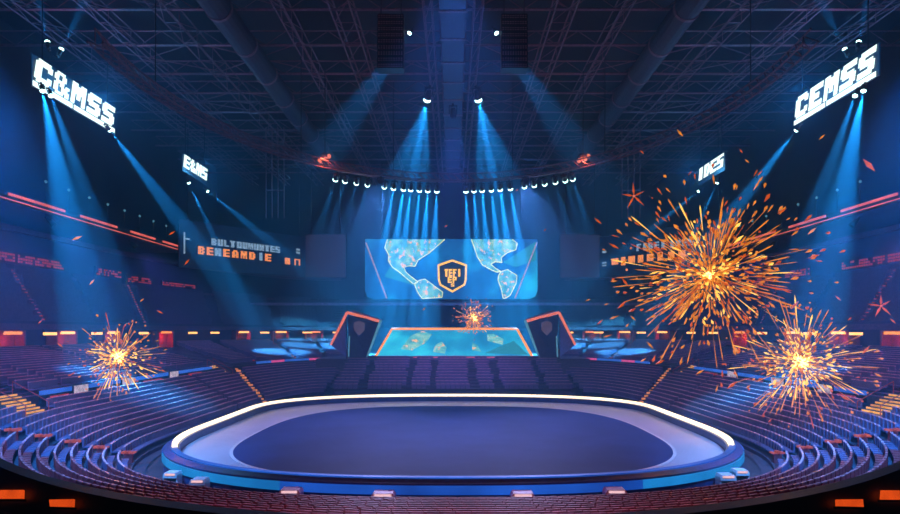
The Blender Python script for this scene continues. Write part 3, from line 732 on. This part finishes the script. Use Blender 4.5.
# curved lighting truss (half ellipse)
def ell(t_, da=0, z=29.): return Vector(((26.5 + da) * math.cos(t_), 50 + (34 + da) * math.sin(t_), z))
mb = MB(); NE = 96
for i in range(NE):
    t0, t1 = math.pi * (-.06 + 1.12 * i / NE), math.pi * (-.06 + 1.12 * (i + 1) / NE)
    for da, z in ((-.5, 29), (.5, 29), (0, 30)): mb.bar(ell(t0, da, z), ell(t1, da, z), .10)
    mb.bar(ell(t0, -.5), ell(t1, 0, 30), .05); mb.bar(ell(t0, .5), ell(t1, 0, 30), .05); mb.bar(ell(t0, -.5), ell(t1, .5), .05)
ct = tag(mb.obj('lighting_truss', 'steel'), 'large curved lighting truss hanging above the stage', 'truss')
for f in (.03, .25, .4, .6, .75, .97): q = ell(math.pi * f, 0, 30); MB().bar(q, q + Vector((0, 0, 12.2)), .05).obj('hanger_cable', 'black', ct)

# ------------------------------------------------------------------ lamps with beams
hb = MB(); hb.lathe([(.16, .55), (.26, .45), (.30, .1), (.36, -.25), (.36, -.42)], 14); HB = hb.mesh('lamp_head', 'lampbody')
lb_ = MB(); lb_.lathe([(.33, -.40), (.38, -.52), (.33, -.66), (.18, -.76)], 14); LB = lb_.mesh('lamp_lens', 'lens')
yb = MB(); yb.box(-.46, -.38, -.06, .06, -.1, .72); yb.box(.38, .46, -.06, .06, -.1, .72); yb.box(-.46, .46, -.08, .08, .68, .80); yb.box(-.12, .12, -.12, .12, .8, 1.0); YB = yb.mesh('yoke', 'black')
def spot(name, d, energy, ang, blend, col, parent, size=.12, off=-.85):
    l = bpy.data.lights.new(name, 'SPOT'); l.energy = energy; l.spot_size = math.radians(ang); l.spot_blend = blend; l.color = col; l.shadow_soft_size = size
    o = link(name, l, parent); o.location = (0, 0, off); return o
def aim_mtx(p, d):
    q = Vector(d).normalized().to_track_quat('-Z', 'Y'); return Matrix.Translation(p) @ q.to_matrix().to_4x4()
BLUE = (.035, .46, 1.0)
def beam_lamp(p, tgt, label, energy, ang, group=None, col=BLUE, blend=.5, scale=1., extra=()):
    m4 = aim_mtx(p, Vector(tgt) - Vector(p)) @ Matrix.Scale(scale, 4)
    t = thing('moving_head_lamp', label, 'spotlight', group=group, mtx=m4)
    link('lamp_head', HB, t); link('lamp_lens', LB, t); link('yoke', YB, t)
    spot('beam', None, energy, ang, blend, col, t)
    for rx, ry, e, a in extra:
        o = spot('beam', None, e, a, blend, col, t); o.rotation_euler = (math.radians(rx), math.radians(ry), 0)
    return t
xs = [336, 345.7, 357, 368, 384.7, 394, 403.7, 411, 419.7, 428, 437, 465.7, 473.7, 482, 491, 499.7, 510, 524, 533.7, 544, 554.7, 564.7, 572]
E_RING = 1700000
for k, px in enumerate(xs):
    # where the truss passes this column
    best = min((math.pi * i / 2000 for i in range(300, 1701)), key=lambda a: abs(CX + F * ell(a).x / ell(a).y - px))
    p = ell(best); p.z = 27.95
    sl = (px - CX) / 190.0; d = Vector((sl * 1.4, 2.0, -1)) if abs(sl) > .33 else Vector((sl, .98, -1))
    n = k + 1 if k < 11 else 23 - k
    lab = 'cyan stage lamp under the curved truss, %s from the %s end' % (ORD[n - 1] if n <= 12 else 'middle', 'left' if k < 11 else 'right')
    beam_lamp(p, p + d * 10, lab, E_RING * (.8 + .5 * R()) * (.10 if abs(sl) > .33 else 1), 9.5, 'lamps along the curved truss', scale=.9)
for s in (-1, 1):
    sw = side_word(s)
    p = W(428 if s < 0 else 477.5, 95, 81); tg = W(408 if s < 0 else 498, 200, 92)
    beam_lamp(p, tg, 'bright cyan roof lamp throwing a wide beam beside the centre beam, %s one' % sw, 1300000, 13, 'roof lamps', scale=1.3, extra=((0, 10, 900000, 10), (0, -10, 900000, 10), (0, 17 * -s, 500000, 9)))
    p = W(411 if s < 0 else 495, 31, 64); tg = W(375 if s < 0 else 530, 82, 62.5)
    beam_lamp(p, tg, 'dim blue roof lamp below the speaker array pointing outwards, %s one' % sw, 130000, 16, 'roof lamps', scale=.6)
    # lamps under the hanging signs
    for (x, y, Y, tx, ty, e, a, lab) in ((42, 88, 57.0, 74, 250, 150000, 12, 'lamp under the near end of the large %s sign'), (50, 93, 58.2, 104, 250, 65000, 9, 'second lamp under the near end of the large %s sign'),
                                (108, 128, 68, 175, 215, 130000, 10, 'lamp under the far end of the large %s sign'),
                                (188, 181, 90, 215, 240, 90000, 7, 'lamp under the near end of the small %s sign'), (206, 190, 97, 262, 235, 80000, 8, 'lamp under the far end of the small %s sign')):
        if s > 0: x, tx = 2 * CX - x, 2 * CX - tx
        p = W(x, y, Y); tg = W(tx, ty, Y + (9 if Y == 68 else 2 if Y > 60 else -2))
        beam_lamp(p, tg, 'blue ' + lab % sw, e * 5.6, a * 1.15, 'lamps under the signs', scale=.6)
    for (x, y, Y, tx, ty) in ((48, 45, 59, 35, 0), (60, 52, 60, 95, 0)):  # added upward lamps imitating lens star rays around the signs
        if s > 0: x, tx = 2 * CX - x, 2 * CX - tx
        p = W(x, y, Y); tg = W(tx, ty - 20, Y)
        beam_lamp(p, tg, 'added blue star ray lamp above the large %s sign shining up %s' % (sw, 'outwards' if Y == 59 else 'inwards'), 70000, 13, 'added star ray lamps', scale=.6)
    # glow of the sign lettering on the haze
    for y, z, e in ((64, 33.5, 3200), (93, 33.2, 2200)):
        l = bpy.data.lights.new('sign_glow', 'POINT'); l.color = (.05, .38, 1); l.energy = e; l.shadow_soft_size = .6
        o = link('sign_glow', l); o.location = (s * 37.2, y, z - .5)
    # orange lamps at the curved truss
    p = W(325 if s < 0 else 583, 159, 78); o = thing('warm_truss_lamp', 'orange glowing lamp cluster on the curved truss, %s side' % sw, 'lamp', p)
    MB().lathe([(.5, .7), (.7, .3), (.65, 0)], 12).obj('lamp_hood', 'black', o)
    for k in range(4):
        mb = MB(); mb.lathe([(.1, -.3), (.26, -.15), (.26, .15), (.1, .3)], 10); q = mb.obj('warm_bulb', 'ledsalmon', o); q.location = (-.6 + .4 * k, -.45 + .1 * (k % 2), -.35 + .25 * (k % 2) + .12 * k)
    MB().bar((0, 0, .6), (0, 0, 41.8 - p.z), .06).obj('hanger_rod', 'black', o)
    l = bpy.data.lights.new('warm_glow', 'POINT'); l.color = (1, .15, .05); l.energy = 500; l.shadow_soft_size = .3; q = link('warm_glow', l, o); q.location = (0, -1.4, -.6)
    # line array speakers
    p = W(391 if s < 0 else 514, 0, 60)
    t = thing('speaker_array', 'tall hanging line array of speakers on the %s of the centre beam' % sw, 'speakers', (p.x, 60, 34.0))
    for k in range(9):
        c2 = MB().box(-1.3, 1.3, -.7 + .03 * k, .7, k * .62, k * .62 + .54).obj('speaker_cabinet', 'lampbody', t)
        mb = MB()
        for j in range(10): mb.box(-1.2 + .25 * j, -1.06 + .25 * j, -.74 + .03 * k, -.69 + .03 * k, k * .62 + .1, k * .62 + .2); mb.box(-1.2 + .25 * j, -1.06 + .25 * j, -.74 + .03 * k, -.69 + .03 * k, k * .62 + .3, k * .62 + .4)
        mb.obj('grille', 'grille', c2)
    for e in (-1, 1): MB().bar((e, 0, 5.5), (e, 0, 8.2), .06).obj('hanger_cable', 'black', t)
    # hanging pipes by the far corner
    a = W(284 if s < 0 else 622, 218, 100); t = thing('hanging_pipes', 'rack of thin hanging pipes below the roof on the %s' % sw, 'pipes', a)
    for k in range(4): MB().bar((k * 1.0 * s, 0, 0), (k * 1.0 * s, 0, 42 - a.z), .08).obj('pipe', 'steel', t)
    MB().bar((0, 0, 4.6), (s * 3, 0, 4.6), .1).obj('cross_pipe', 'steel', t)
    # small white lamps on the upper deck
    for k in range(8):
        o = thing('deck_lamp', 'tiny white lamp above the upper deck, %s from the near end, %s' % (ORD[k], sw), 'lamp', (s * 47.5, 70 + 4.2 * k, 22.2), group='upper deck lamps')
        MB().bar((0, 0, 0), (0, 0, 3.1), .05).obj('lamp_pole', 'black', o); MB().lathe([(.05, 3.05), (.16, 3.15), (.16, 3.3), (.05, 3.4)], 8).obj('lamp_globe', 'ledteal', o)

# added fill lights that brighten stage, stands and roof, with lamp bodies
def added_fill(p, tgt, label, energy, ang, col, size=.8):
    m4 = aim_mtx(Vector(p), Vector(tgt) - Vector(p)); t = thing('added_fill_lamp', label, 'added fill light', mtx=m4)
    link('lamp_head', HB, t); link('yoke', YB, t)
    spot('added_fill', None, energy, ang, .9, col, t, size)
added_fill((0, 40, 34), (0, 58, 0), 'added blue fill light under the centre roof beam', 30000, 85, (.16, .30, 1))
for s in (-1, 1): added_fill((s * 9.6, 79.5, 28), (s * 8, 44, 0), 'added pale violet fill light on the curved truss aimed at the stage, %s' % side_word(s), 60000, 42, (.36, .40, 1))
added_fill((0, 66, 32), (0, 85, 2), 'added violet fill light over the stepped seats before the stage', 38000, 48, (.34, .22, 1))
added_fill((0, 88, 39.6), (0, 104, 2), 'added blue fill light under the far end of the roof beam', 15000, 90, (.10, .26, 1))
for s in (-1, 1):
    sw = side_word(s)
    for k, y in enumerate((38, 54, 70, 88)):
        added_fill((s * 46.8, y, 20.6), (s * 31, y + 3, 2), 'added violet fill light under the upper deck, %s from the near end, %s' % (ORD[k], sw), 15000, 70, (.40, .20, 1))
    for k, y in enumerate((46, 62)):
        added_fill((s * 46.8, y - 3, 20.6), (s * 39, y - 1, 4), 'added red fill light under the upper deck, %s from the near end, %s' % (ORD[k], sw), 18000, 58, (1, .09, .10))
    added_fill((s * 19, 22.5, 21), (s * 23, 34, 0), 'added blue fill light over the %s near corner' % sw, 80000, 62, (.05, .33, 1))
    added_fill((s * 46.8, 58, 23.5), (s * 28, 66, 42), 'added dim red upward fill light on the %s upper deck' % sw, 3200, 110, (1, .2, .45))  # added to brighten the roof steel
added_fill((0, 12, 26), (0, 26, 0), 'added red fill light above the near seats', 5500, 66, (1, .06, .10))

# ------------------------------------------------------------------ spark bursts
def rnd_dir():
    z = 2 * R() - 1; t_ = 2 * math.pi * R(); r = math.sqrt(1 - z * z); return Vector((r * math.cos(t_), r * math.sin(t_), z))
def burst(px, py, Y, rpx, n, label, wpx=2.2, glow_e=0, core=.12, long=.35, dense=1.0, hot=.45):
    c = W(px, py, Y); u = Y / F; rad = rpx * u; t = thing('spark_burst', label, 'sparks', c)
    mbs = {'sparkcore': MB(), 'spark': MB(), 'sparkred': MB()}
    pick = lambda: 'sparkcore' if R() < hot else 'spark' if R() < .6 else 'sparkred'
    for i in range(int(n * .55 * dense)):  # dense middle of short flecks
        d = rnd_dir(); r0 = rad * .5 * R() ** .9; a = d * r0
        d2 = (d + rnd_dir() * .45).normalized(); mbs[pick()].spindle(a, a + d2 * rad * (.03 + .09 * R()), wpx * u * (.35 + .55 * R()), .6)
    for i in range(int(n * .30)):          # thin radial streaks
        d = rnd_dir(); r0 = rad * (.12 + .5 * R()); L = rad * (.12 + long * R()); L = min(L, rad * 1.02 - r0)
        mbs['spark' if R() < .62 else pick()].spindle(d * r0, (d + rnd_dir() * .03) * (r0 + L), wpx * u * (.22 + .3 * R()), .85)
    for i in range(int(n * .36)):          # flecks towards the rim
        d = rnd_dir(); r0 = rad * (.42 + .62 * R()); a = d * r0
        d2 = (d + rnd_dir() * .35).normalized(); mbs['spark' if R() < .6 else 'sparkred'].spindle(a, a + d2 * rad * (.03 + .07 * R()), wpx * u * (.4 + .6 * R()), .65)
    for m, nm in (('sparkcore', 'yellow_sparks'), ('spark', 'orange_sparks'), ('sparkred', 'red_sparks')):
        tag(mbs[m].obj(nm, m, t), kind='stuff')
    mb = MB(); rc = rad * core
    for i in range(46): d = rnd_dir(); mb.spindle(d * rc * .1, d * rc * (.6 + .9 * R()), rc * .22, .3)
    mb.obj('burning_core', 'sparkhot', t)
    if glow_e:
        l = bpy.data.lights.new('spark_glow', 'POINT'); l.color = (1, .30, .05); l.energy = glow_e; l.shadow_soft_size = .5; link('spark_glow', l, t)
burst(710, 275, 46, 108, 760, 'largest orange spark burst, in the air on the right', 1.9, 2500, .05, .3, 1.3, .22)
burst(800, 362, 40, 66, 430, 'bright spark burst over the right stand, below the largest one', 1.6, 2200, .13, .55, 1.9, .55)
burst(118, 357, 40, 46, 300, 'yellow orange spark burst over the left stand', 1.3, 1600, .13, .6, 1.7, .55)
burst(474, 318, 88, 22, 260, 'small red orange spark burst above the leaning screen', 1.1, 900, .16, .4, 1.5, .3)
def star(px, py, Y, r, label):
    t = thing('star_spark', label, 'spark', W(px, py, Y)); u = Y / F
    for k in range(5):
        a = math.radians(90 + 72 * k + 8); d = Vector((math.cos(a), .2 * math.sin(3 * a), math.sin(a)))
        MB().spindle((0, 0, 0), d * r * u * (.85 + .3 * R()), 1.3 * u, .35).obj('star_ray', 'sparkred', t)
    MB().lathe([(.2 * u, -1.2 * u), (1.5 * u, 0), (.2 * u, 1.2 * u)], 8).obj('star_core', 'ledsalmon', t)
star(634, 196, 50, 14, 'small star shaped orange spark above the right score board')
star(881, 306, 42, 13, 'small star shaped orange spark at the right edge over the concourse')
emb = [(680, 133, 5, 'd'), (642, 152, 3, 'd'), (741, 151, 3, 'd'), (822, 137, 4, 'u'), (869, 165, 9, 'd'), (690, 173, 3, 'u'), (747, 161, 3, 'd'), (598, 221, 5, 'd'), (614, 246, 6, 'd'), (624, 262, 5, 'u'), (625, 282, 6, 'd'), (622, 305, 6, 'u'), (633, 318, 4, 'd'),
       (760, 173, 4, 'u'), (782, 211, 6, 'u'), (812, 231, 6, 'u'), (838, 298, 4, 'd'), (795, 305, 6, 'u'), (700, 372, 5, 'u'), (732, 385, 7, 'u'), (660, 362, 6, 'u'), (650, 345, 5, 'd'), (866, 350, 6, 'u'), (893, 321, 4, 'd'), (878, 375, 5, 'd'), (868, 435, 5, 'd'), (845, 398, 6, 'd'),
       (77, 238, 6, 'u'), (172, 233, 4, 'u'), (187, 262, 4, 'u'), (92, 282, 4, 'u'), (60, 345, 4, 'd'), (160, 312, 4, 'd'), (142, 300, 3, 'u'), (40, 322, 3, 'u'), (600, 322, 4, 'u'), (588, 300, 3, 'u'), (545, 230, 2, 'u'), (517, 190, 2, 'u'), (424, 309, 2, 'u'), (446, 226, 2, 'u')]
for k, (px, py, r, dr) in enumerate(emb):
    Y = 29 + 4 * R(); u = Y / F; d = Vector((1, .3 * (R() - .5), (.8 if dr == 'u' else -.8) * (.5 + R()))).normalized()
    o = MB().spindle(-d * r * u, d * r * u, max(.8, .26 * r) * u, .5).obj('ember', 'sparkred' if k % 3 else 'spark'); o.location = W(px, py, Y)
    right = px > 453
    tag(o, 'loose glowing orange ember drifting through the air on the right half' if right else 'loose glowing orange ember drifting through the air on the left half', 'ember', 'loose embers on the right' if right else 'loose embers on the left')

# ------------------------------------------------------------------ haze
hm = bpy.data.materials.new('stage haze'); hm.use_nodes = True; nt = hm.node_tree; nt.nodes.clear()
vo = nt.nodes.new('ShaderNodeVolumeScatter'); vo.inputs['Color'].default_value = (.16, .58, 1, 1); vo.inputs['Density'].default_value = .0046; vo.inputs['Anisotropy'].default_value = .15
ou = nt.nodes.new('ShaderNodeOutputMaterial'); nt.links.new(vo.outputs[0], ou.inputs['Volume'])
tag(MB().box(-62, 62, -12, 148, -3, 52).obj('haze', hm), 'thin blue haze filling the arena air', 'haze', kind='stuff')

# ------------------------------------------------------------------ world, camera, view
w = bpy.data.worlds.new('World'); SC.world = w; w.use_nodes = True
w.node_tree.nodes['Background'].inputs[0].default_value = (.0, .0, .0, 1)
cam = bpy.data.cameras.new('Camera'); cam.sensor_width = 36; cam.lens = F * 36 / 900; cam.clip_end = 500
cam.shift_x = -(CX - 450) / 900; cam.shift_y = (HY - 257) / 900
co = link('Camera', cam); co.location = (0, 0, CAMZ); co.rotation_euler = (math.pi / 2, 0, 0); SC.camera = co
SC.view_settings.view_transform = 'Standard'; SC.view_settings.look = 'None'; SC.view_settings.gamma = 1; SC.view_settings.exposure = 0
SC.cycles.use_denoising = True
SC.cycles.max_bounces = 4; SC.cycles.diffuse_bounces = 2; SC.cycles.glossy_bounces = 2; SC.cycles.volume_bounces = 0; SC.cycles.transmission_bounces = 0
SC.cycles.use_light_tree = True; SC.cycles.sample_clamp_indirect = 2.0
